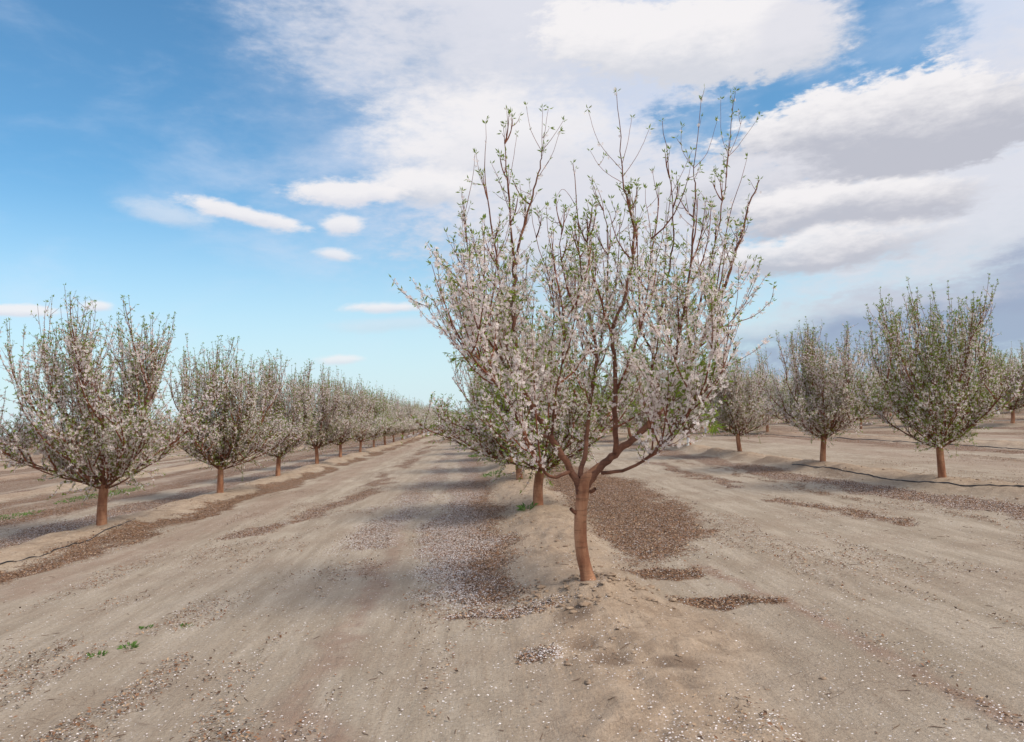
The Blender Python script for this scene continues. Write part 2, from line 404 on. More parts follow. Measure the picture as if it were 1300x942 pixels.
def gen_tree(seed, H=3.9, trunkH=.66, spread=1., lod=False):
    T = Tree(seed); r = T.r
    lx, ly = r.normal(0, .05, 2); lx -= .05
    P, R = catmull([(0, 0, -.12), (.0, 0, 0), (lx*.5+r.normal(0, .02), ly*.5, trunkH*.5), (lx, ly, trunkH)], [.095, .08, .07, .066], 5)
    P = np.vstack([P, P[-1]+[[0, 0, .03], [0, 0, .07]]]); R = np.append(R, [.055, .02])
    tube(T.trunk, P, R, 12)
    top = P[-3]
    ends = []; limbs = []
    ns = 7; a0 = r.uniform(0, 6)
    for k in range(ns):
        a = a0+k*2*PI/ns+r.normal(0, .2); e = R_(r.uniform(36, 54))
        limbs.append((a, e, r.uniform(1.5, 1.85)*spread, r.uniform(.026, .034), .34))
    for k in range(3): limbs.append((r.uniform(0, 6.28), R_(r.uniform(62, 80)), r.uniform(1.5, 1.9), .034, .1))
    for k in range(9): limbs.append((a0+.5+k*2*PI/9+r.normal(0, .25), R_(r.uniform(8, 34)), r.uniform(1.05, 1.6)*spread, .016, .16))
    for li, (a, e, L, r0, up) in enumerate(limbs):
        d = np.array([math.cos(a)*math.cos(e), math.sin(a)*math.cos(e), math.sin(e)])
        st = top-np.array([0, 0, r.uniform(0, .12)])
        P, R = T.stem(st, d, L, r0, r0*.35, up=up, jit=.16)
        acc = Acc(); tube(acc, P, R, 6); T.limbs.append(acc)
        low = li >= 10
        T.anchors(P, 10, T.bl, .45, 1); T.anchors(P, 9, T.lf, .3, 1)
        for j in range(9):      # short twigs that fill the underside of the crown
            p, dd = T.at(P, r.uniform(.08, .55)); d2 = unit(dd*.5+r.normal(0, .5, 3)+np.array([0, 0, .1]))
            P2, R2 = T.stem(p, d2, r.uniform(.2, .5), .0045, .002, up=.15, jit=.25, n=4, sag=.1); tube(T.twigs, P2, R2, 3)
            T.anchors(P2, 34, T.bl, .2, 1); T.anchors(P2, 26, T.lf, .1, 1)
        nsec = 6
        for j in range(nsec):
            t = .16+.84*(j+r.uniform(.1, 1))/nsec; t = min(t, 1)
            p, dd = T.at(P, t); rnd = r.normal(0, 1, 3); rnd[2] = abs(rnd[2])*.3
            d2 = unit(dd*.75+rnd*.5+np.array([0, 0, .3 if not low else .1]))
            L2 = r.uniform(.65, 1.15)*(1 if not low else .75)
            P2, R2 = T.stem(p, d2, L2, .015, .005, up=.4 if not low else .22, jit=.2); tube(T.twigs, P2, R2, 4)
            T.anchors(P2, 45, T.bl); T.anchors(P2, 10, T.lf)
            nt = 7 if not low else 6
            for q in range(nt):
                t = r.uniform(.15, 1); p3, d3 = T.at(P2, t)
                rnd = r.normal(0, 1, 3)
                d3 = unit(d3*.45+rnd*.36+np.array([0, 0, .75 if not low else .3]))
                room = H-p3[2]; L3 = min(r.uniform(.4, 1.1), max(.25, room*r.uniform(.7, 1.15)))
                if low: L3 = r.uniform(.25, .6)
                P3, R3 = T.stem(p3, d3, L3, .0068, .0026, up=.5 if not low else .15, jit=.13, n=2 if lod else 5); tube(T.twigs, P3, R3, 3)
                zf = P3[-1][2]/H
                T.anchors(P3, 40 if zf < .85 else 24, T.bl, 0, .75 if zf > .8 else 1); T.anchors(P3, 9, T.lf, .2, 1)
                for _ in range(3): T.lf.append((P3[-1], unit(P3[-1]-P3[-2])))
                if r.rand() < .25: T.bl.append((P3[-1], unit(P3[-1]-P3[-2])))
                for w in range(3):
                    p4, d4 = T.at(P3, r.uniform(.15, .85)); d4 = unit(d4*.6+r.normal(0, .55, 3)+np.array([0, 0, .15]))
                    P4, R4 = T.stem(p4, d4, r.uniform(.1, .3), .004, .002, up=.1, n=2)
                    if not lod: tube(T.twigs, P4, R4, 3)
                    T.anchors(P4, 36 if zf < .85 else 14, T.bl); T.anchors(P4, 8, T.lf)
                    T.lf.append((P4[-1], d4))
    return T

def frames(D, r, spread):
    n = len(D); A = D+r.normal(0, 1, (n, 3))*spread; A /= np.linalg.norm(A, axis=1)[:, None]
    B = np.cross(A, r.normal(0, 1, (n, 3))); B /= np.linalg.norm(B, axis=1)[:, None]+1e-9
    return A, B, np.cross(A, B)
def leaf_mesh(name, an, seed, size=(.025, .055), per=2, wid=.27, keep=1.):
    r = np.random.RandomState(seed)
    P = np.array([a[0] for a in an]); D = np.array([a[1] for a in an])
    if keep < 1: k = r.rand(len(P)) < keep; P = P[k]; D = D[k]
    cl = r.rand(len(P))
    P = np.repeat(P, per, 0); D = np.repeat(D, per, 0); cl = np.repeat(cl, per)
    A, B, C = frames(D, r, .75); L = r.uniform(size[0], size[1], len(P))[:, None]; W = L*wid
    P = P+A*.006
    v = np.stack([P, P+A*L*.45+B*W*.5+C*W*.15, P+A*L-C*L*.12, P+A*L*.45-B*W*.5+C*W*.15], 1)
    acc = Acc(); n = len(P); f = np.arange(n*4).reshape(n, 4)
    c = np.zeros((n, 4, 2)); c[:, :, 0] = np.clip(cl*.6+r.rand(n)*.4, 0, 1)[:, None]
    acc.add(v.reshape(-1, 3), f, c.reshape(-1, 2))
    return acc.mesh(name, M_LEAF, False)
def blossom_mesh(name, an, seed, rad=(.012, .019), petals=5, keep=1.):
    r = np.random.RandomState(seed)
    P = np.array([a[0] for a in an]); D = np.array([a[1] for a in an])
    if keep < 1: k = r.rand(len(P)) < keep; P = P[k]; D = D[k]
    n = len(P); A, B, C = frames(D*.3, r, .8)
    P = P+A*r.uniform(.006, .022, n)[:, None]
    rd = r.uniform(rad[0], rad[1], n)[:, None]; vs = []
    cup = r.uniform(.15, .7, n)[:, None]
    for k in range(petals):
        a = 2*PI*k/petals; w = .62*2*PI/petals/2*1.15
        def pt(ang, q, h): return P+(B*math.cos(ang)+C*math.sin(ang))*rd*q+A*rd*cup*h
        vs.append(np.stack([P, pt(a-w, .72, .45), pt(a, 1.0, .8), pt(a+w, .72, .45)], 1))
    V = np.stack(vs, 1).reshape(-1, 3); m = n*petals
    c = np.zeros((n, petals, 4, 2)); c[..., 0] = r.rand(n)[:, None, None]; c[:, :, 1:, 1] = 1
    acc = Acc(); acc.add(V, np.arange(m*4).reshape(m, 4), c.reshape(-1, 2))
    return acc.mesh(name, M_BLOS, False)

def join(accs):
    o = Acc()
    for a in accs:
        for v, f, c in zip(a.v, a.f, a.c):
            pass
    for a in accs:
        base = 0
        if a.n: o.add(np.concatenate(a.v), np.concatenate(a.f), np.concatenate(a.c))
    return o

def build_tree(name, T, seed, hi=True, leafk=1., blosk=1.):
    root = bpy.data.objects.new(name, None); root.empty_display_size = .3; col.objects.link(root)
    if hi:
        link('trunk', T.trunk.mesh('trunk', M_TRUNK), root)
        link('limbs', join(T.limbs).mesh('limbs', M_LIMB), root)
        link('twigs', T.twigs.mesh('twigs', M_TWIG, True), root)
        link('leaves', leaf_mesh('leaves', T.lf, seed, per=2 if seed == 83 else 3 if seed == 41 else 2, size=(.03, .07) if seed == 83 else (.028, .06), keep=leafk), root)
        link('blossoms', blossom_mesh('blossoms', T.bl, seed+1, rad=(.017, .0255), keep=blosk*.62), root)
    else:
        link('trunk', T.trunk.mesh('trunk', M_TRUNK), root)
        br = join(T.limbs+[T.twigs]); link('branches', br.mesh('branches', M_TWIG), root)
        link('leaves', leaf_mesh('leaves', T.lf, seed, per=1, size=(.06, .1), wid=.34, keep=.38*leafk), root)
        link('blossoms', blossom_mesh('blossoms', T.bl, seed+1, rad=(.024, .034), petals=2, keep=.42*blosk), root)
    return root
def copy_tree(root):
    r = root.copy(); col.objects.link(r)
    for k in list(r.keys()): del r[k]
    for ch in KIDS[root.name]:
        c = ch.copy(); col.objects.link(c); c.parent = r
    return r

HERO=[
('trunk',0.082,0.066,[(-0.004,0.0,-0.054),(-0.024,0.0,0.083),(-0.05,0.0,0.234),(-0.06,0.0,0.4),(-0.049,0.0,0.585),(-0.025,0.0,0.743),(0.005,0.0,0.881),(0.083,0.01,0.96),(0.161,0.02,1.032)]),
('limbA',0.056,0.005,[(-0.028,0.0,0.688),(-0.047,0.0,0.842),(-0.116,-0.0,1.0),(-0.261,-0.05,1.276),(-0.407,-0.1,1.536),(-0.503,-0.12,1.737),(-0.549,-0.1,2.052),(-0.556,-0.05,2.417),(-0.518,0.0,2.82),(-0.458,0.0,3.122),(-0.352,0.0,3.442),(-0.246,0.0,3.757),(-0.204,0.0,3.97)]),
('limbB',0.058,0.007,[(-0.021,0.0,0.799),(0.126,0.0,0.979),(0.341,0.05,1.148),(0.558,0.1,1.286),(0.807,0.15,1.505),(1.021,0.2,1.777),(1.201,0.22,2.055),(1.384,0.25,2.401),(1.561,0.25,2.748),(1.719,0.25,3.133),(1.824,0.25,3.429),(1.958,0.25,3.696)]),
('limbC',0.034,0.004,[(-0.028,0.05,0.921),(0.088,0.25,1.264),(0.174,0.35,1.676),(0.255,0.4,2.102),(0.208,0.4,2.445),(0.157,0.4,2.878),(0.158,0.4,3.394),(0.14,0.4,3.992)]),
('limbD',0.024,0.004,[(0.159,-0.05,0.96),(0.378,-0.25,1.003),(0.56,-0.4,1.135),(0.724,-0.5,1.302),(0.902,-0.6,1.543),(1.111,-0.65,1.753),(1.264,-0.65,1.983)]),
('limbE',0.024,0.004,[(-0.117,0.0,0.986),(-0.295,-0.2,0.955),(-0.427,-0.4,1.097),(-0.554,-0.55,1.39),(-0.7,-0.65,1.688),(-0.881,-0.7,1.952),(-1.063,-0.7,2.187),(-1.166,-0.7,2.485)]),
('limbF',0.022,0.004,[(-0.27,0.0,1.289),(-0.424,0.2,1.35),(-0.552,0.5,1.565),(-0.762,0.7,1.893),(-0.941,0.8,2.31),(-1.003,0.8,2.72)]),
('B1',0.036,0.003,[(0.301,0.0,1.131),(0.309,-0.1,1.514),(0.321,-0.15,1.935),(0.319,-0.15,2.22),(0.457,-0.15,2.559),(0.575,-0.15,3.006),(0.567,-0.15,3.302),(0.514,-0.15,3.603),(0.513,-0.15,3.904),(0.514,-0.15,4.461)]),
('B2',0.026,0.003,[(0.634,0.1,1.332),(0.694,0.1,1.642),(0.74,0.15,2.011),(0.856,0.2,2.387),(0.982,0.2,2.841),(1.055,0.2,3.304),(1.053,0.2,3.776),(1.016,0.2,4.322)]),
('B3',0.024,0.0025,[(0.839,0.15,1.533),(0.924,0.0,1.99),(1.03,-0.1,2.483),(1.127,-0.15,3.057),(1.178,-0.15,3.503),(1.187,-0.15,3.706),(1.306,-0.15,4.358)]),
('B4',0.022,0.0025,[(1.038,0.2,1.791),(1.223,0.4,2.242),(1.444,0.5,2.842),(1.617,0.5,3.363),(1.763,0.5,4.035),(1.889,0.5,4.731)]),
('B5',0.012,0.002,[(1.384,0.25,2.401),(1.441,0.1,2.839),(1.575,0.0,3.381),(1.768,0.0,3.837)]),
('B6',0.012,0.002,[(1.201,0.22,2.055),(1.442,0.0,2.259),(1.612,-0.1,2.494),(1.749,-0.1,2.783)]),
('B7',0.01,0.002,[(1.359,0.22,2.215),(1.664,0.3,2.302),(1.907,0.4,2.406),(2.044,0.4,2.511)]),
('A2',0.02,0.002,[(-0.522,0.0,2.746),(-0.548,-0.2,3.114),(-0.559,-0.3,3.521),(-0.569,-0.3,3.886),(-0.571,-0.3,4.122)]),
('A3',0.024,0.002,[(-0.549,-0.1,2.052),(-0.628,0.1,2.59),(-0.698,0.2,3.22),(-0.746,0.25,3.781),(-0.71,0.25,4.368)]),
('A4',0.022,0.002,[(-0.504,-0.12,1.723),(-0.725,-0.3,2.043),(-0.887,-0.4,2.384),(-0.939,-0.4,2.87),(-0.966,-0.4,3.491)]),
('A5',0.018,0.002,[(-0.275,-0.05,1.291),(-0.236,-0.3,1.676),(-0.16,-0.45,2.071),(-0.162,-0.5,2.472),(-0.226,-0.5,2.887),(-0.244,-0.5,3.291)]),
('A6',0.016,0.002,[(-0.407,-0.1,1.536),(-0.293,0.2,1.843),(-0.156,0.4,2.307),(-0.134,0.5,2.791),(-0.264,0.5,3.277),(-0.296,0.5,3.846)]),
('C2',0.02,0.002,[(0.179,0.35,1.752),(0.354,0.5,2.295),(0.453,0.55,2.936),(0.459,0.55,3.505),(0.391,0.55,3.82)]),
('C3',0.018,0.002,[(0.234,0.38,2.056),(0.041,0.2,2.425),(-0.057,0.1,2.865),(-0.061,0.1,3.169),(-0.014,0.1,3.457)]),
('C4',0.016,0.002,[(0.318,-0.1,1.654),(0.505,-0.35,2.118),(0.6,-0.45,2.585),(0.658,-0.45,3.002),(0.633,-0.45,3.428)]),
('C5',0.016,0.002,[(0.314,-0.15,2.149),(0.195,-0.3,2.559),(0.104,-0.35,2.907),(0.18,-0.35,3.319)]),
('t1',0.004,0.0015,[(-0.204,0.0,3.97),(-0.297,0.0,4.182),(-0.328,0.0,4.423)]),
('t2',0.004,0.0015,[(-0.204,0.0,3.97),(-0.162,0.0,4.177),(-0.12,0.0,4.385)]),
('t2b',0.004,0.0015,[(-0.204,0.0,3.97),(-0.197,-0.05,4.158),(-0.181,-0.08,4.368)]),
('t3',0.004,0.0015,[(-0.204,0.0,3.97),(-0.083,0.0,4.12),(0.016,0.0,4.264)]),
('t4',0.004,0.0015,[(-0.239,0.0,3.741),(-0.111,0.05,3.939),(-0.014,0.05,4.184)]),
('t5',0.004,0.0015,[(0.508,-0.15,3.716),(0.303,-0.2,3.968),(0.221,-0.2,4.288)]),
('t6',0.004,0.0015,[(0.51,-0.15,3.753),(0.596,-0.1,3.996),(0.65,-0.1,4.232)]),
('t7',0.004,0.0015,[(0.51,-0.15,3.64),(0.685,-0.1,3.878),(0.806,-0.1,4.111)]),
('t7b',0.004,0.0015,[(0.513,-0.15,3.588),(0.341,-0.1,3.739),(0.235,-0.1,3.925)]),
('t8',0.004,0.0015,[(1.187,-0.15,3.706),(1.089,-0.15,3.883),(1.099,-0.15,4.104)]),
('t9',0.004,0.0015,[(1.187,-0.15,3.706),(1.342,-0.1,3.87),(1.457,-0.1,4.166)]),
('t10',0.004,0.0015,[(1.763,0.5,4.035),(1.709,0.5,4.272),(1.732,0.5,4.643)]),
('t11',0.004,0.0015,[(1.763,0.5,4.035),(1.871,0.5,4.14),(2.084,0.5,4.402)]),
('t12',0.004,0.0015,[(1.763,0.5,4.035),(1.881,0.55,4.243),(1.957,0.55,4.444)]),
('t13',0.004,0.0015,[(-0.559,-0.3,3.521),(-0.503,-0.3,3.774),(-0.454,-0.3,4.03)]),
('t14',0.004,0.0015,[(-0.75,0.25,3.703),(-0.803,0.2,3.884),(-0.825,0.2,4.058)]),
('t15',0.004,0.0015,[(-0.549,-0.3,3.304),(-0.645,-0.3,3.633),(-0.695,-0.3,3.759)]),
('t16',0.004,0.0015,[(-0.971,-0.4,3.222),(-0.871,-0.35,3.625),(-0.84,-0.35,3.841)]),
('t17',0.004,0.0015,[(1.035,0.2,3.54),(1.196,0.2,3.811),(1.297,0.2,4.007)]),
('t18',0.004,0.0015,[(0.151,0.4,3.539),(0.023,0.3,3.689),(-0.059,0.3,3.613)]),
]


def hero():
    T = Tree(777); r = T.r
    root = bpy.data.objects.new('almond_tree', None); col.objects.link(root)
    stems = {}; tipstems = []
    for (nm, r0, r1, pts) in HERO:
        n = len(pts); 
        r0 *= .74 if nm == 'trunk' else .72; r1 *= .76 if nm == 'trunk' else (.8 if r0 > .006 else 1)
        R = [r0+(r1-r0)*(i/(n-1))**.8 for i in range(n)]
        P, Rr = catmull(pts, R, 6 if nm in ('trunk', 'limbA', 'limbB') else 4)
        if nm == 'trunk':
            Rr = np.array(Rr); z = P[:, 2]; Rr = (Rr+.03*np.exp(-((z+.05)/.09)**2)+.006*np.exp(-((z-.8)/.09)**2))*np.clip((1.13-z)/.2, .1, 1)
            Rr *= 1+.05*(fbm(z*7, z*0, 301, 3)-.5)*2; tube(T.trunk, P, Rr, 16)
        else:
            P = P+r.normal(0, .005 if nm[0] != 't' else .001, P.shape); P[0] = pts[0]
            if r0 > .015: Rr = Rr*(1+.16*(fbm(P[:, 2]*9, P[:, 0]*3, 305, 3)-.4))
            if nm.startswith('limb') or nm in ('B1', 'B2', 'B3', 'C2', 'A2', 'A3', 'A4', 'A5', 'A6', 'B4'):
                acc = Acc(); tube(acc, P, Rr, 10 if r0 > .03 else 7)
                if nm.startswith('limb'):
                    o = link('limb', acc.mesh('limb', M_LIMB), root)
                else: T.limbs.append(acc)
            else: tube(T.twigs, P, Rr, 5 if r0 > .006 else 4)
            stems[nm] = (P, Rr)
    # extra stems filling the crown front and back
    src = ['limbA', 'limbB', 'limbC', 'limbD', 'limbE', 'limbF', 'A3', 'A4', 'A5', 'A6', 'B1', 'B2', 'B3', 'B4', 'C2', 'C3', 'C4', 'C5', 'A2']
    extra = []
    def hcap(x):        # how high the crown reaches at this sideways place
        return float(np.interp(x, [-1.4, -1.05, -.7, -.2, .1, .35, .9, 1.35, 1.6], [2.0, 2.6, 3.3, 3.1, 2.8, 3.4, 3.7, 3.2, 2.3]))
    for nm in src:
        P, Rr = stems[nm]
        k = 12 if nm.startswith('limb') else 5
        for j in range(k):
            t = r.uniform(.22, .85); p, d = T.at(P, t)
            if p[2] < .9 or p[0] < -1.02: continue
            rnd = r.normal(0, 1, 3); rnd[2] *= .4
            d2 = unit(d*.5+rnd*.45+np.array([0, 0, .45])); L = r.uniform(.45, 1.15)
            L = min(L, max(.25, hcap(p[0])-p[2]))
            P2, R2 = T.stem(p, d2, L, .0085, .0025, up=.55, jit=.08); tube(T.twigs, P2, R2, 5); extra.append((P2, R2))
    def dress(P, lvl):
        L = np.linalg.norm(np.diff(P, axis=0), axis=1).sum()
        for (tt) in np.arange(0, 1, .12/max(L, .12)):
            tt = min(tt+r.uniform(0, .1), 1); p, d = T.at(P, tt); z = p[2]
            if z < .95: continue
            body = 1-float(np.clip((z-2.15-.25*abs(p[0]-.1))/1.25, 0, 1))     # old wood carries blossom, long whips carry few
            body = max(body, .10)
            if r.rand() < .12+.5*body:
                d4 = unit(d*.5+r.normal(0, .55, 3)*[1, 1, .5]+np.array([0, 0, .3])); l4 = r.uniform(.06, .26)*(.6+.7*body)
                if r.rand() < .3*body+.06 and z < 3.1: l4 = r.uniform(.25, .5)
                P4, R4 = T.stem(p, d4, l4, .0032, .0014, up=.25, n=3); tube(T.twigs, P4, R4, 3)
                T.anchors(P4, 60*body**1.2, T.bl); T.anchors(P4, 16, T.lf, .1)
                for _ in range(3): T.lf.append((P4[-1], d4))
            nb = r.poisson(4.*body**1.3)
            if r.rand() < .35: nb *= 2
            for _ in range(nb): T.bl.append((p+r.normal(0, .014, 3), d))
            if r.rand() < .12+.38*body:
                for _ in range(2): T.lf.append((p, d))
        tip, td = P[-1], unit(P[-1]-P[-2])
        for _ in range(5): T.lf.append((tip, td))
        if r.rand() < .12: T.bl.append((tip, td))
    for nm, (P, Rr) in stems.items():
        dress(P[int(len(P)*.3):] if nm.startswith('limb') else P, 1)
    for P, Rr in extra:
        dress(P, 2)
        for q in range(2):
            p, d = T.at(P, r.uniform(.2, .9)); d3 = unit(d*.5+r.normal(0, .4, 3)+np.array([0, 0, .5]))
            L = min(r.uniform(.3, .75), max(.15, hcap(p[0])-p[2]))
            P3, R3 = T.stem(p, d3, L, .004, .0018, up=.45, jit=.07, n=5); tube(T.twigs, P3, R3, 3); dress(P3, 3)
    # short side twigs low in the fork
    for nm in ('limbA', 'limbB', 'limbC', 'limbD', 'limbE', 'limbF', 'B1', 'B2', 'A5', 'A6', 'C2', 'C4', 'C5', 'B3'):
        P, Rr = stems[nm]
        for j in range(13):
            p, d = T.at(P, r.uniform(.1, .62))
            if p[2] < 1.02 or p[2] > 2.6: continue
            P2, R2 = T.stem(p, unit(d*.3+r.normal(0, .55, 3)*[1, 1, .45]+np.array([0, 0, .35])), r.uniform(.15, .4), .0045, .0018, up=.2, jit=.15, n=4); tube(T.twigs, P2, R2, 3)
            T.anchors(P2, 48, T.bl, .15, 1); T.anchors(P2, 34, T.lf, .1, 1)
            for _ in range(2): T.lf.append((P2[-1], d))
    # lush green sprays of long leaves, low on the right and left
    lush = []
    near_ = np.array([q[0] for q in T.bl])
    for (x, y, z, n, s) in ((1.02, -.4, 1.5, 110, .24), (1.25, -.3, 1.75, 100, .2), (1.35, -.1, 1.5, 80, .2), (-1.15, .2, 1.6, 80, .22), (-.6, .3, 1.45, 70, .2), (.35, .2, 1.6, 60, .2), (-.35, .2, 1.9, 60, .2), (-.7, -.3, 2.4, 50, .2), (.6, .1, 1.75, 45, .14), (1.25, .1, 2.45, 40, .14), (.85, -.1, 2.65, 25, .1),
                            (-.95, -.4, 1.7, 40, .2), (.05, .2, 3.0, 30, .12), (-.1, .35, 2.7, 20, .12), (1.0, .3, 3.0, 30, .12), (-.75, -.1, 2.2, 30, .14)):
        base = np.array([x, y, z])
        for q in range(5):
            p = base+r.normal(0, s*.6, 3); p = near_[np.argmin(((near_-p)**2).sum(1))]; P4, R4 = T.stem(p, r.normal(0, .4, 3)+np.array([0, 0, .7]), .24, .003, .0015, up=.0, n=4, sag=.3)
            tube(T.twigs, P4, R4, 3)
            for _ in range(n//5): 
                pp, dd = T.at(P4, r.uniform(.1, 1)); lush.append((pp, unit(dd*.4+np.array([0, 0, -.55])+r.normal(0, .35, 3))))
    # cut stubs at the fork
    for (p, d) in (((.05, -.03, .8), (.5, -.7, .15)), ((-.09, -.02, .62), (-.8, -.4, .5))):
        P, Rr = T.stem(p, d, .07, .019, .015, n=3); acc = Acc(); tube(acc, P, Rr, 8); T.limbs.append(acc)
    link('trunk', T.trunk.mesh('trunk', M_TRUNK), root)
    link('branches', join(T.limbs).mesh('branches', M_LIMB), root)
    link('twigs', T.twigs.mesh('twigs', M_TWIG), root)
    lv = leaf_mesh('leaves', T.lf, 5, per=1, size=(.026, .058)); link('leaves', lv, root)
    link('hanging_leaves', leaf_mesh('hanging_leaves', lush, 6, per=1, size=(.06, .105), wid=.2), root)
    link('blossoms', blossom_mesh('blossoms', T.bl, 7, rad=(.0138, .0205), keep=.95), root)
    
    return root

h = hero()
h.location = (.915, 6.73, float(height(.915, 6.73))-.03)
tag(h, 'big almond tree in the foreground, bare whips against the sky, bare reddish trunk', 'tree', 'blossoming almond trees of the orchard')

KIDS = {}
protos = {}
for key, seed, hi, H, lk, bk in (('a', 11, 1, 3.75, 1., 1.), ('b', 23, 1, 3.7, 1., .9), ('c', 37, 1, 3.6, 1., 1.), ('d', 41, 1, 3.8, 1., .7),
                             ('g2', 83, 1, 3.7, 1., .85), ('e', 53, 0, 3.75, 1.2, 1.1), ('f', 67, 0, 3.7, 1.2, 1.15), ('g', 71, 0, 3.7, 2., .65)):
    T = gen_tree(seed, H=H, lod=not hi); p = build_tree('almond_tree', T, seed, bool(hi), lk, bk)
    KIDS[p.name] = [o for o in col.objects if o.parent == p]
    protos[key] = p; p['_used'] = 0
def place(key, x, y, rz, s, label, group, lean=(0, 0)):
    p = protos[key]
    if not p['_used']: p['_used'] = 1; o = p
    else: o = copy_tree(p)
    o.location = (x, y, float(height(x, y))-.02); o.rotation_euler = (lean[0], lean[1], rz)
    o.scale = (s[0], s[0], s[1]) if isinstance(s, tuple) else (s, s, s)
    tag(o, label, 'tree', group)
    return o

ORD = ['first', 'second', 'third', 'fourth', 'fifth', 'sixth', 'seventh', 'eighth', 'ninth', 'tenth', 'eleventh', 'twelfth', 'thirteenth', 'fourteenth', 'fifteenth', 'sixteenth']
GRP = 'blossoming almond trees of the orchard'
rr = random.Random(5)
special = {
 ('L', 0): ('a', .4, (1.1, 1.09), 'wide blossoming almond tree nearest at the left, green grass behind its trunk'),
 ('L', 1): ('b', 2.0, (1.06, 1.07), 'almond tree second from the front in the left row, leaning trunk on a sandy berm'),
 ('L', 2): ('c', 4.1, (1.05, 1.07), 'almond tree third from the front in the left row with low drooping twigs'),
 ('L', 3): ('a', 3.3, (1.05, 1.06), 'almond tree fourth from the front in the left row with a crooked fork'),
 ('M', 1): ('g2', 2.6, (1.12, .98), 'leafy almond tree directly behind the big foreground tree, green shoots at its foot'),
 ('M', 2): ('b', 5.0, (1.05, .95), 'almond tree second behind the big foreground tree, seen through its branches'),
 ('R', 0): ('d', 1.0, (.88, .98), 'dark rounded almond tree nearest in the right row, vase-shaped crown against slate cloud'),
 ('R', 1): ('c', 2.9, (.93, .95), 'pale blossoming almond tree second in the right row, dark clods left of its trunk'),
 ('R', 2): ('b', .7, (.95, .94), 'almond tree third from the front in the right row on a dark clod berm'),
 ('R', 3): ('g2', 4.4, (1., .9), 'green-leaved almond tree fourth in the right row with a white guard by its trunk'),
}
ROWDEF = {
 'L': (-6.65, [13.5, 19.45, 24.9, 30.8, 36.2]+[41.9+5.7*i for i in range(34)], 'left row'),
 'M': (.91, [None, 12.46]+[18.1+5.65*i for i in range(38)], 'row behind the big foreground tree'),
 'R': (8.35, [13.3, 18.0, 23.8, 29.55, 35.2]+[40.8+5.65*i for i in range(33)], 'right row'),
 'R2': (15.3, [39.4, 45.2]+[50.8+5.65*i for i in range(31)], 'second row to the right'),
 'R3': (24.3, [33.1, 38.6, 43.9, 50.]+[55.6+5.65*i for i in range(26)], 'third row to the right'),
 'R4': (31.5, [38.8+5.65*i for i in range(19)], 'fourth row to the right'),
 'R5': (39., [46.7+5.65*i for i in range(16)], 'fifth row to the right'),
 'R6': (46.4, [57.5+5.65*i for i in range(11)], 'sixth row to the right'),
 'L2': (-14.1, [81+5.65*i for i in range(26)], 'second row to the left'),
 'L3': (-21.5, [81+5.65*i for i in range(24)], 'third row to the left'),
 'L4': (-29., [81+5.65*i for i in range(16)], 'fourth row to the left'),
}
count = 1
for rk, (xr, ys, rname) in ROWDEF.items():
    for i, y in enumerate(ys):
        if y is None: continue
        if (rk, i) in special:
            key, rz, s, lab = special[(rk, i)]; x = xr
        else:
            key = rr.choice('abcd') if y < 37 else (rr.choice('eeffg') if rk in 'LM' else rr.choice('efgg'))
            rz = rr.uniform(0, 6.28); sc = rr.uniform(.93, 1.05); s = (sc*rr.uniform(.97, 1.08), sc*rr.uniform(.95, 1.09)); x = xr+rr.uniform(-.12, .12)
            if i < 16: lab = 'blossoming almond tree, %s from the front in the %s' % (ORD[i], rname)
            else: lab = 'tiny far almond tree near the horizon end of the %s' % rname
        g_ = GRP if (i < 16 or (rk, i) in special) else 'far end trees of the '+rname
        o = place(key, x, y, rz, s, lab, g_, (rr.uniform(-.05, .05), rr.uniform(-.08, .02)))
        count += 1
# the replanted tree standing between two right-hand rows
place('g', 20.6, 39.5, 1., (.8, .85), 'slim almond tree standing alone between the second and third rows on the right', GRP)


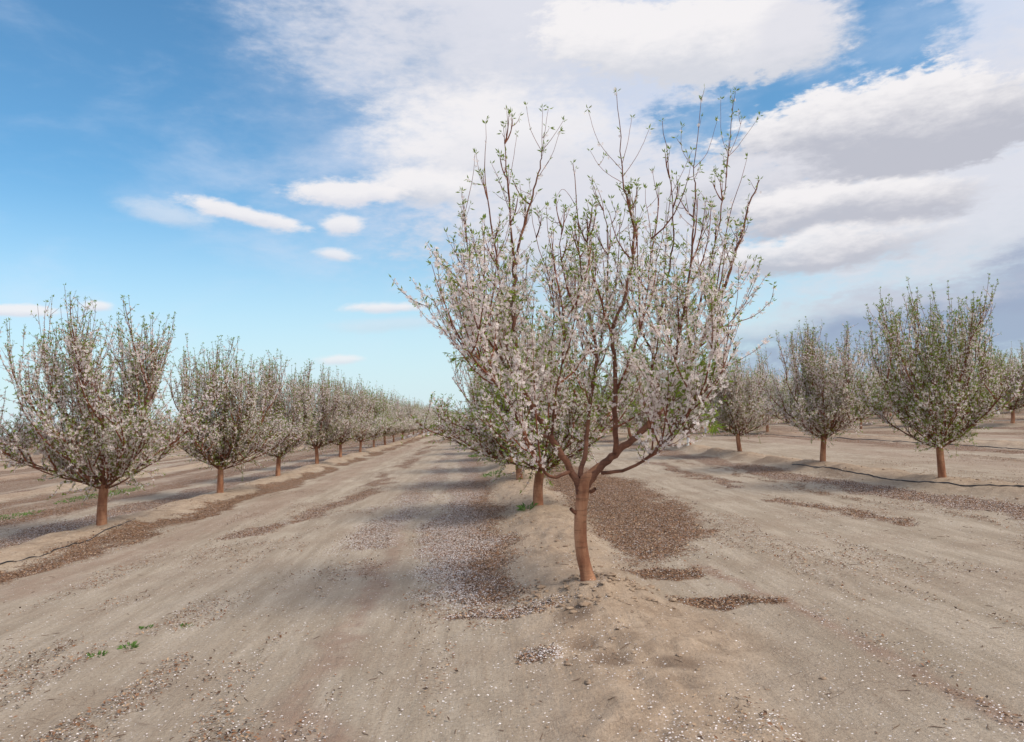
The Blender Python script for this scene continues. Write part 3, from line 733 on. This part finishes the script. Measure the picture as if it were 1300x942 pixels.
# far orchard mass: nobody could count it
def far_orchard():
    r = np.random.RandomState(3); tr = Acc(); V = []; cm = []
    for xr in np.arange(-200, 330, 7.45):
        for y in np.arange(80, 420, 6.):
            if y < 250 and -32 < xr < 50: continue
            if xr > 50 and y < 85: continue
            if xr < -32 and y < 110: continue
            if abs(xr-.9)/y > .85: continue
            if r.rand() < (.04 if y < 300 else .5): continue
            if -7.5 < xr < 9 and y < 262: continue
            p = np.array([xr+r.normal(0, .3), y+r.normal(0, .3), 0])
            n = 260 if y < 150 else (110 if y < 230 else 40); d = r.normal(0, 1, (n, 3)); d /= np.linalg.norm(d, axis=1)[:, None]; d *= r.uniform(.4, 1, n)[:, None]
            c = p+np.array([0, 0, 2.35])+d*np.array([1.75, 1.75, 1.5])
            A, B, C = frames(d, r, 1.); s = (r.uniform(.22, .42, n)*(.42 if y < 150 else .62 if y < 230 else 1.))[:, None]
            V.append(np.stack([c-B*s, c+C*s*.7, c+B*s, c-C*s*.7], 1).reshape(-1, 3)); cm.append(np.repeat(r.rand(n), 4))
            tube(tr, [p, p+np.array([0, 0, 1.1])], [.1, .07], 4)
    V = np.concatenate(V); cm = np.concatenate(cm)
    acc = Acc(); acc.add(V, np.arange(len(V)).reshape(-1, 4), np.stack([cm, cm], 1))
    acc2 = join([acc, tr])
    m, nt = new_mat('far_orchard_foliage'); g = G(nt); f = g.sep(g.attr('rnd'))[0]
    c = g.mix(g.ss(f, .5, .85), (.09, .075, .035), (.34, .27, .23)); c = g.mix(g.m('LESS_THAN', f, .02), c, (.16, .09, .06))
    b = nd(nt, 'ShaderNodeBsdfDiffuse'); g.L(c, b.inputs[0]); out = nd(nt, 'ShaderNodeOutputMaterial'); g.L(b.outputs[0], out.inputs[0])
    o = link('far_orchard', acc2.mesh('far_orchard', m, False)); tag(o, 'distant mass of orchard trees along the horizon', 'orchard', kind='stuff')
far_orchard()

# ------------------------------------------------------------------ things on the ground
rg = np.random.RandomState(9)
def scatter(name, n, which, mat, size, label, cat, ymax=17., tilt=.5, zoff=.004, asp=.6):
    pts = []
    tot = 0
    while tot < n:
        k = n*3
        y = 3.1+(ymax-3.1)*rg.rand(k)**1.9; x = (rg.rand(k)-.5)*2*(y*.78+.5)
        w = masks(x, y)[which]
        keep = rg.rand(k) < np.clip(w, 0, 1)**1.3
        pts.append(np.stack([x[keep], y[keep]], 1)); tot += keep.sum()
    P = np.concatenate(pts)[:n]; z = height(P[:, 0], P[:, 1])+zoff
    P = np.column_stack([P, z]); D = np.tile([0., 0, 1], (n, 1)); A, B, C = frames(D, rg, tilt*.4)
    s = rg.uniform(size[0], size[1], n)[:, None]; w = s*rg.uniform(asp*.6, asp*1.2, n)[:, None]
    P = P+A*rg.uniform(0, zoff*2, n)[:, None]
    v = np.stack([P-B*s, P-C*w+A*s*.25, P+B*s, P+C*w+A*s*.1], 1)
    acc = Acc(); acc.add(v.reshape(-1, 3), np.arange(4*n).reshape(n, 4), np.repeat(rg.rand(n, 1), 8, 1).reshape(-1, 2))
    o = link(name, acc.mesh(name, mat, False)); tag(o, label, cat, kind='stuff'); return o
def chip_mat():
    m, nt = new_mat('hull_litter'); g = G(nt); f = g.sep(g.attr('rnd'))[0]
    c = g.mix(g.ss(f, 0., .6), (.045, .029, .02), (.25, .13, .07)); c = g.mix(g.ss(f, .75, .9), c, (.44, .31, .20))
    b = nd(nt, 'ShaderNodeBsdfPrincipled'); b.inputs['Roughness'].default_value = .85; g.L(c, b.inputs['Base Color'])
    out = nd(nt, 'ShaderNodeOutputMaterial'); g.L(b.outputs[0], out.inputs[0]); return m
def petal_mat():
    m, nt = new_mat('fallen_petal'); g = G(nt); f = g.sep(g.attr('rnd'))[0]
    c = g.mix(f, (.66, .59, .59), (.90, .87, .86))
    b = nd(nt, 'ShaderNodeBsdfPrincipled'); b.inputs['Roughness'].default_value = .7; g.L(c, b.inputs['Base Color'])
    out = nd(nt, 'ShaderNodeOutputMaterial'); g.L(b.outputs[0], out.inputs[0]); return m
scatter('hull_litter', 80000, 0, chip_mat(), (.006, .018), 'brown almond hulls and dead leaves lying in drifts beside the tree rows', 'leaf litter', 20., .9, .008, .55)
scatter('fallen_petals', 75000, 1, petal_mat(), (.004, .0085), 'white almond petals fallen on the bare soil', 'petals', 17., .35, .006, .75)

# soil clods
def clods():
    acc = Acc(); r = np.random.RandomState(8)
    u = np.linspace(0, PI, 6); v = np.linspace(0, 2*PI, 9)[:-1]
    U, Vv = np.meshgrid(u, v, indexing='ij'); S = np.stack([np.sin(U)*np.cos(Vv), np.sin(U)*np.sin(Vv), np.cos(U)], -1)
    i = (np.arange(5)[:, None]*8); j = np.arange(8)[None]; F = np.stack([i+j, i+8+j, i+8+(j+1) % 8, i+(j+1) % 8], -1).reshape(-1, 4)
    def put(x, y, s):
        k = S*(1+(r.rand(6, 1, 1)-.5)*.3)*np.array([s*r.uniform(.8, 1.5), s*r.uniform(.8, 1.3), s*r.uniform(.3, .6)])
        k = k*(1+r.normal(0, .2, (6, 8, 1))); a = r.rand()*6.28; c_, s_ = math.cos(a), math.sin(a)
        k = np.stack([k[..., 0]*c_-k[..., 1]*s_, k[..., 0]*s_+k[..., 1]*c_, k[..., 2]], -1)
        acc.add((k+np.array([x, y, float(height(x, y))+s*.15])).reshape(-1, 3), F)
    for _ in range(230):
        a = r.uniform(0, 6.28); d = abs(r.normal(.25, .16))+.1; put(.915+math.cos(a)*d*1.2, 6.62+math.sin(a)*d*.9, r.uniform(.006, .024)*(1 if r.rand() < .85 else 1.7))
    for _ in range(420):
        xr = r.choice([.91, 8.35, 8.0, -6.65]); y = 4.5+r.rand()**1.5*22; put(xr+r.normal(0, .45), y, r.uniform(.006, .028))
    for _ in range(500):
        y = 3.2+r.rand()**2*14; put((r.rand()-.5)*2*(y*.75), y, r.uniform(.003, .011))
    m = simple_mat('clod_soil', (.27, .19, .135), (.44, .34, .25), .95, 14., bump=.01, spec=.1)[0]
    o = link('soil_clods', acc.mesh('soil_clods', m)); tag(o, 'crumbly clods of sandy soil on the berms and lanes', 'soil', kind='stuff')
clods()

# twigs fallen on the lanes
def fallen_twigs():
    acc = Acc(); r = np.random.RandomState(18)
    for _ in range(420):
        y = 3.3+r.rand()**1.4*16; x = (r.rand()-.5)*2*(y*.78); L = r.uniform(.02, .09); a = r.uniform(0, 6.28)
        t = np.linspace(-.5, .5, 4); px = x+math.cos(a)*t*L+r.normal(0, .004, 4); py = y+math.sin(a)*t*L+r.normal(0, .004, 4)
        tube(acc, np.column_stack([px, py, height(px, py)+.004]), [.0012, .0024, .0022, .001], 4)
    m = simple_mat('dead_twig', (.11, .075, .055), (.22, .15, .11), .9, 9.)[0]
    o = link('fallen_twigs', acc.mesh('fallen_twigs', m)); tag(o, 'thin dark twigs scattered over the bare lanes', 'twigs', kind='stuff')
fallen_twigs()

# drip hoses
M_HOSE = simple_mat('black_polythene', (.018, .018, .02), (.04, .04, .045), .5, 3., spec=.4)[0]
def hose(name, pts, rad, label):
    P, R = catmull([(x, y, 0) for x, y in pts], [rad]*len(pts), 14)
    P[:, 0] += (fbm(P[:, 1]*.8, P[:, 1]*0, 201, 2)-.5)*.12
    P[:, 2] = height(P[:, 0], P[:, 1])+rad*.8-.002-.03*np.clip(fbm(P[:, 1]*.7, P[:, 0], 211, 2)-.62, 0, 1)
    acc = Acc(); tube(acc, P, [rad]*len(P), 8); o = link(name, acc.mesh(name, M_HOSE)); tag(o, label, 'hose')
hose('drip_hose', [(-6.25, 7.), (-6.25, 9.), (-6.26, 10.2), (-6.25, 11.2), (-6.3, 12.6), (-6.36, 14.2)], .009, 'thin black drip hose along the foot of the left row berm')
hose('drip_hose', [(8.7, 9.2), (8.3, 11.2), (8.05, 12.4), (7.9, 14.4), (7.86, 16.), (7.84, 18.6)], .011, 'black drip hose curving past the nearest tree of the right row')
hose('drip_hose', [(15.0, 15.), (14.9, 20.), (14.9, 22.), (14.95, 28.), (14.9, 36.), (15., 50.)], .012, 'black drip hose along the berm of the second row on the right')

# white trunk guards and marker post
M_WHITE = simple_mat('white_plastic', (.72, .74, .75), (.82, .82, .8), .5, 4.)[0]
def guard(name, x, y, hgt, rad, label, cat, lean=0.):
    acc = Acc(); z = float(height(x, y))
    P = [np.array([x+lean*t, y, z-.03+hgt*t]) for t in np.linspace(0, 1, 7)]
    tube(acc, P, [rad*1.04]+[rad]*4+[rad*1.02, rad*1.05], 14)
    tube(acc, P[::-1], [rad*.93]*7, 14)
    for k in (1, 4):
        tube(acc, [P[k]-np.array([0, 0, .008]), P[k]+np.array([0, 0, .008])], [rad*1.09, rad*1.09], 14)
    o = link(name, acc.mesh(name, M_WHITE)); tag(o, label, cat); return o
guard('trunk_guard', 8.18, 29.2, .34, .05, 'white plastic trunk guard beside the fourth tree of the right row', 'trunk guard', .05)
guard('trunk_guard', -5.9, 86., .7, .13, 'small white trunk guard far down the left row beside the lane', 'trunk guard')
guard('marker_post', 37.6, 52.4, .75, .11, 'white post standing on a bare berm at the far right', 'post')
guard('trunk_guard', 14.2, 46.4, .4, .06, 'white trunk guard in the second row on the right, beyond the lane', 'trunk guard')

# weeds
M_WEED = simple_mat('weed_leaf', (.07, .15, .035), (.16, .27, .07), .6, trans=.25, attrmix=True)[0]
def tuft(name, x, y, rad, n, hgt, label, cat='weed', kind=None, sx=1., sy=1.):
    r = np.random.RandomState(int(x*100+y*10) % 9999)
    a = r.uniform(0, 6.28, n); d = rad*np.sqrt(r.rand(n)); bx = np.cos(a)*d*sx; by = np.sin(a)*d*sy
    P = np.column_stack([bx, by, height(x+bx, y+by)-float(height(x, y))-.003])
    D = np.column_stack([np.cos(a)*.8, np.sin(a)*.8, r.uniform(.3, 1.2, n)])
    A, B, C = frames(D, r, .3); L = r.uniform(.5, 1, n)[:, None]*hgt; W = L*.09+.0025
    acc = Acc()
    v = np.stack([P-B*W*.3, P+A*L*.5+B*W, P+A*L-np.array([0, 0, .15])*L, P+A*L*.5-B*W], 1)
    acc.add(v.reshape(-1, 3), np.arange(4*n).reshape(n, 4), np.repeat(r.rand(n, 1), 8, 1).reshape(-1, 2))
    o = link(name, acc.mesh(name, M_WEED, False), loc=(x, y, float(height(x, y)))); tag(o, label, cat, kind=kind)
tuft('weed', -2.96, 6.78, .05, 34, .045, 'small green weed in the bare lane, upper left of four')
tuft('weed', -2.60, 6.75, .045, 28, .04, 'small green weed in the bare lane, furthest right of four')
tuft('weed', -2.83, 6.19, .055, 50, .06, 'small green weed with white petals on it, middle of the lower pair')
tuft('weed', -2.98, 6.0, .05, 40, .055, 'small green weed in the bare lane, nearest to the lower left')
tuft('grass_patch', -11.0, 22.3, 1., 650, .10, 'low green grass growing behind the nearest left row trunk', 'grass', 'stuff', .6, 2.2)
tuft('grass_patch', -10.6, 17.3, .8, 330, .09, 'sparse green grass at the left edge of the photo', 'grass', 'stuff', .5, 1.6)
tuft('weed_clump', -.1, 33., .6, 300, .12, 'green weeds at the lane edge far behind the foreground tree', 'weeds', 'stuff', .7, 2.)
tuft('weed_clump', .33, 21.5, .4, 160, .11, 'yellow green weeds on the berm left of the second tree', 'weeds', 'stuff', .7, 1.6)
tuft('weed_clump', .72, 12.35, .13, 42, .17, 'green shoots at the foot of the tree behind the foreground tree', 'shoots', 'stuff')

# ------------------------------------------------------------------ sky and light
SUN_EL, SUN_AZ = 46., 125.      # azimuth clockwise from the rows' direction (+Y)
w = bpy.data.worlds.new('World'); scene.world = w; w.use_nodes = True
nt = w.node_tree; nt.nodes.clear(); g = G(nt)
STR = .1
sky = nd(nt, 'ShaderNodeTexSky'); sky.sky_type = 'NISHITA'; sky.sun_disc = False
sky.sun_elevation = R_(SUN_EL); sky.sun_rotation = R_(SUN_AZ); sky.air_density = 1.15; sky.dust_density = .6; sky.ozone_density = 2.
tc = nd(nt, 'ShaderNodeTexCoord').outputs['Generated']
x, y, z = g.sep(tc)
az = g.m('MULTIPLY', g.m('ARCTAN2', x, y), 57.2958); el = g.m('MULTIPLY', g.m('ARCSINE', z), 57.2958)
cv = nd(nt, 'ShaderNodeCombineXYZ'); g.L(g.m('MULTIPLY', az, .055), cv.inputs[0]); g.L(g.m('MULTIPLY', el, .13), cv.inputs[1])
vec = cv.outputs[0]
nA = g.noise(vec, 1.5, 8., .56, .25); nB = g.noise(vec, 5., 7., .6, .3)
wc = g.sep(g.noise(vec, 2.3, 5., .6, 0., True))
azw = g.m('ADD', az, g.m('MULTIPLY', g.m('SUBTRACT', wc[0], .5), 7.)); elw = g.m('ADD', el, g.m('MULTIPLY', g.m('SUBTRACT', wc[1], .5), 3.4))
nC = g.noise(vec, 16., 5., .6, .2)
det = g.m('ADD', g.m('ADD', g.m('MULTIPLY', g.m('SUBTRACT', nA, .5), 1.), g.m('MULTIPLY', g.m('SUBTRACT', nB, .5), .9)), g.m('MULTIPLY', g.m('SUBTRACT', nC, .5), .75))
def C(r_, g_, b_): return (r_/STR, g_/STR, b_/STR, 1.)
hsv = nd(nt, 'ShaderNodeHueSaturation'); hsv.inputs['Saturation'].default_value = 1.12; hsv.inputs['Value'].default_value = 1.; g.L(sky.outputs[0], hsv.inputs['Color'])
base = g.mix(1., hsv.outputs[0], (.90, 1.28, 1.33), 'MULTIPLY')
# pale air near the horizon
base = g.mix(g.ss(el, 19., 0., 0., .85), base, C(.57, .69, .77))
def blob(base, a, e, ra, re, white, grey, op=1., soft=.35, k=1., tilt=0., warp=1., gy=0.):
    A = azw if warp else az; E = elw if warp else el
    if warp and warp < 1:
        A = g.m('ADD', az, g.m('MULTIPLY', g.m('SUBTRACT', azw, az), warp)); E = g.m('ADD', el, g.m('MULTIPLY', g.m('SUBTRACT', elw, el), warp))
    da = g.m('SUBTRACT', A, a); de = g.m('SUBTRACT', g.m('SUBTRACT', E, e), g.m('MULTIPLY', da, tilt))
    dx = g.m('DIVIDE', da, ra); dy = g.m('DIVIDE', de, re)
    d = g.m('SQRT', g.m('ADD', g.m('MULTIPLY', dx, dx), g.m('MULTIPLY', dy, dy)))
    v = g.m('ADD', g.m('SUBTRACT', 1., d), g.m('MULTIPLY', det, k))
    mask = g.m('MULTIPLY', g.ss(v, -soft, soft), op)
    sh = g.ss(g.m('ADD', g.m('ADD', dy, gy), g.m('MULTIPLY', det, .9)), -.7, .55)
    return g.mix(mask, base, g.mix(sh, grey, white))
WH = C(.77, .75, .76); WH2 = C(.64, .64, .69); GR = C(.44, .45, .51); GL = C(.56, .575, .63); SL = C(.27, .33, .46)
# thin veil over the middle and right, streaks at upper left
va = g.ss(g.m('ADD', az, g.m('MULTIPLY', det, 9.)), -24., 3.); ve = g.ss(g.m('ADD', el, g.m('MULTIPLY', det, 6.)), 9., 20.)
veil = g.m('MULTIPLY', g.m('MULTIPLY', va, ve), g.ss(g.m('ADD', nA, g.m('MULTIPLY', g.ss(az, -14., 8.), .2)), .33, .62, .4, .93))
def gap(a, e, ra, re):
    dx = g.m('DIVIDE', g.m('SUBTRACT', azw, a), ra); dy = g.m('DIVIDE', g.m('SUBTRACT', elw, e), re)
    return g.m('SUBTRACT', 1., g.ss(g.m('ADD', g.m('SQRT', g.m('ADD', g.m('MULTIPLY', dx, dx), g.m('MULTIPLY', dy, dy))), det), 1.25, .6, 0., .9))
for q in ((20, 20.8, 6., 2.6), (32.5, 24., 4.5, 3.6), (31, 27.5, 3, 3), (25, 22.5, 5, 1.8), (22, 15.5, 2.5, 1.8), (25, 7.6, 9, 1.4)): veil = g.m('MULTIPLY', veil, gap(*q))
base = g.mix(veil, base, C(.55, .60, .72))
base = g.mix(g.m('MULTIPLY', g.ss(nA, .45, .75), .28), base, C(.62, .68, .80))
# generic broken cloud added to the unseen sky, keeps ambient light from going blue
out_ = g.m('MAXIMUM', g.ss(g.m('ABSOLUTE', g.m('SUBTRACT', az, 4.)), 42., 60.), g.ss(el, 33., 45.))
base = g.mix(g.m('MULTIPLY', out_, g.ss(nA, .40, .58, .25, .95)), base, C(.70, .69, .74))
B = [  # az, el, ra, re, white, grey, op, soft, k, tilt, warp, gy
 (37, 12.5, 13, 6.5, WH2, GL, .9, .5, .9, 0., 1, .4),
 (42, 19.5, 8, 3., WH2, GL, .7, .6, 1., .1, 1, .3),
 (2, 29, 13, 6., WH2, GL, .8, .6, 1.1, 0., 1, .5),
 (3, 20.5, 9.5, 4., WH, GL, .9, .5, 1., -.1, 1, .3),
 (9, 14.5, 11, 6., WH2, GL, .9, .5, 1., 0., 1, .2),
 (17.5, 26.5, 11, 3.0, WH, GL, .97, .16, .8, -.12, 1, .2),
 (26.5, 25.4, 3.6, 2.4, WH2, GL, .9, .4, .9, 0., 1, .2),
 (31, 18.0, 11., 3.3, WH, GR, .98, .12, .75, -.04, 1, -.25),
 (22, 15.6, 6., 2.5, WH2, GR, .9, .35, .8, -.1, 1, -.1),
 (28, 13.4, 8., 1.9, WH, GR, .95, .25, .8, -.03, 1, -.2),
 (24, 10.6, 9., 1.5, WH, GR, .9, .3, .8, .0, 1, -.2),
 (38, 5.5, 20, 3.1, SL, SL, .85, .35, .7, .18, 1, 0),
 (27, 5.6, 12, 1.3, GL, SL, .6, .5, .8, .1, 1, 0),
 (-3.3, 17.8, 4.2, 1.4, WH, GL, .92, .35, .7, -.05, .6, .2),
 (-9.2, 17.4, 4.6, .95, WH, WH2, .95, .3, 1.05, -.02, .35, .2),
 (-16.6, 15.5, 4., .62, WH, WH2, .93, .35, 1.05, -.20, .25, .2),
 (-22.3, 15.4, 2.6, .6, WH, WH2, .45, .6, 1.05, -.1, .3, .2),
 (-10., 15.1, 1.4, .75, WH, WH2, .9, .4, 1.05, 0., .3, .2),
 (-10.2, 12.9, 1.3, .42, WH, WH2, .8, .5, 1.05, -.15, .3, .2),
 (-6.8, 8.8, 2.9, .38, WH, WH2, .85, .5, 1.05, 0., .2, .2),
 (-6.5, 7.5, 4., .5, WH2, GL, .35, .6, .7, 0., .3, .2),
 (-31.6, 8.45, 2.4, .34, WH, WH2, .85, .4, 1.05, 0., .15, .2),
 (-26.6, 8.9, .8, .28, WH, WH2, .8, .5, 1.05, 0., .1, .2),
 (-10.4, 4.9, 1.5, .35, WH, WH2, .7, .5, 1.05, 0., .1, .2),
]
for b_ in B:
    base = blob(base, b_[0], b_[1], b_[2], b_[3], b_[4], b_[5], b_[6], b_[7], b_[8], b_[9], b_[10], b_[11])
bg = nd(nt, 'ShaderNodeBackground'); bg.inputs['Strength'].default_value = STR; g.L(base, bg.inputs['Color'])
out = nd(nt, 'ShaderNodeOutputWorld'); g.L(bg.outputs[0], out.inputs[0])

sl = bpy.data.lights.new('sun', 'SUN'); sl.energy = 2.6; sl.angle = R_(18.); sl.color = (1., .88, .73)
so = bpy.data.objects.new('sun', sl); col.objects.link(so)
sd = Vector((math.sin(R_(SUN_AZ))*math.cos(R_(SUN_EL)), math.cos(R_(SUN_AZ))*math.cos(R_(SUN_EL)), math.sin(R_(SUN_EL))))
so.rotation_euler = sd.to_track_quat('Z', 'Y').to_euler()

# ------------------------------------------------------------------ camera
cd = bpy.data.cameras.new('camera'); cam = bpy.data.objects.new('camera', cd); col.objects.link(cam)
cd.sensor_width = 36.; cd.sensor_fit = 'HORIZONTAL'; cd.lens = 36*940/1300.; cd.shift_y = -45/1300.
cam.location = (0, 0, 1.65)
from mathutils import Matrix
M = Matrix.Rotation(R_(-2.87197), 4, 'Z') @ Matrix.Rotation(R_(90+6.2326), 4, 'X') @ Matrix.Rotation(R_(-3.), 4, 'Z')
cam.rotation_euler = M.to_euler()
scene.cycles.max_bounces = 5; scene.cycles.diffuse_bounces = 3; scene.cycles.transmission_bounces = 3; scene.cycles.glossy_bounces = 2
w.cycles.sampling_method = 'MANUAL'; w.cycles.sample_map_resolution = 512
cd.clip_end = 4000; cd.clip_start = .05
scene.camera = cam
scene.view_settings.view_transform = 'Standard'; scene.view_settings.look = 'None'; scene.view_settings.exposure = .25; scene.view_settings.gamma = 1
for p in protos.values():
    if '_used' in p: del p['_used']
for o in col.objects:
    if '_used' in o: del o['_used']
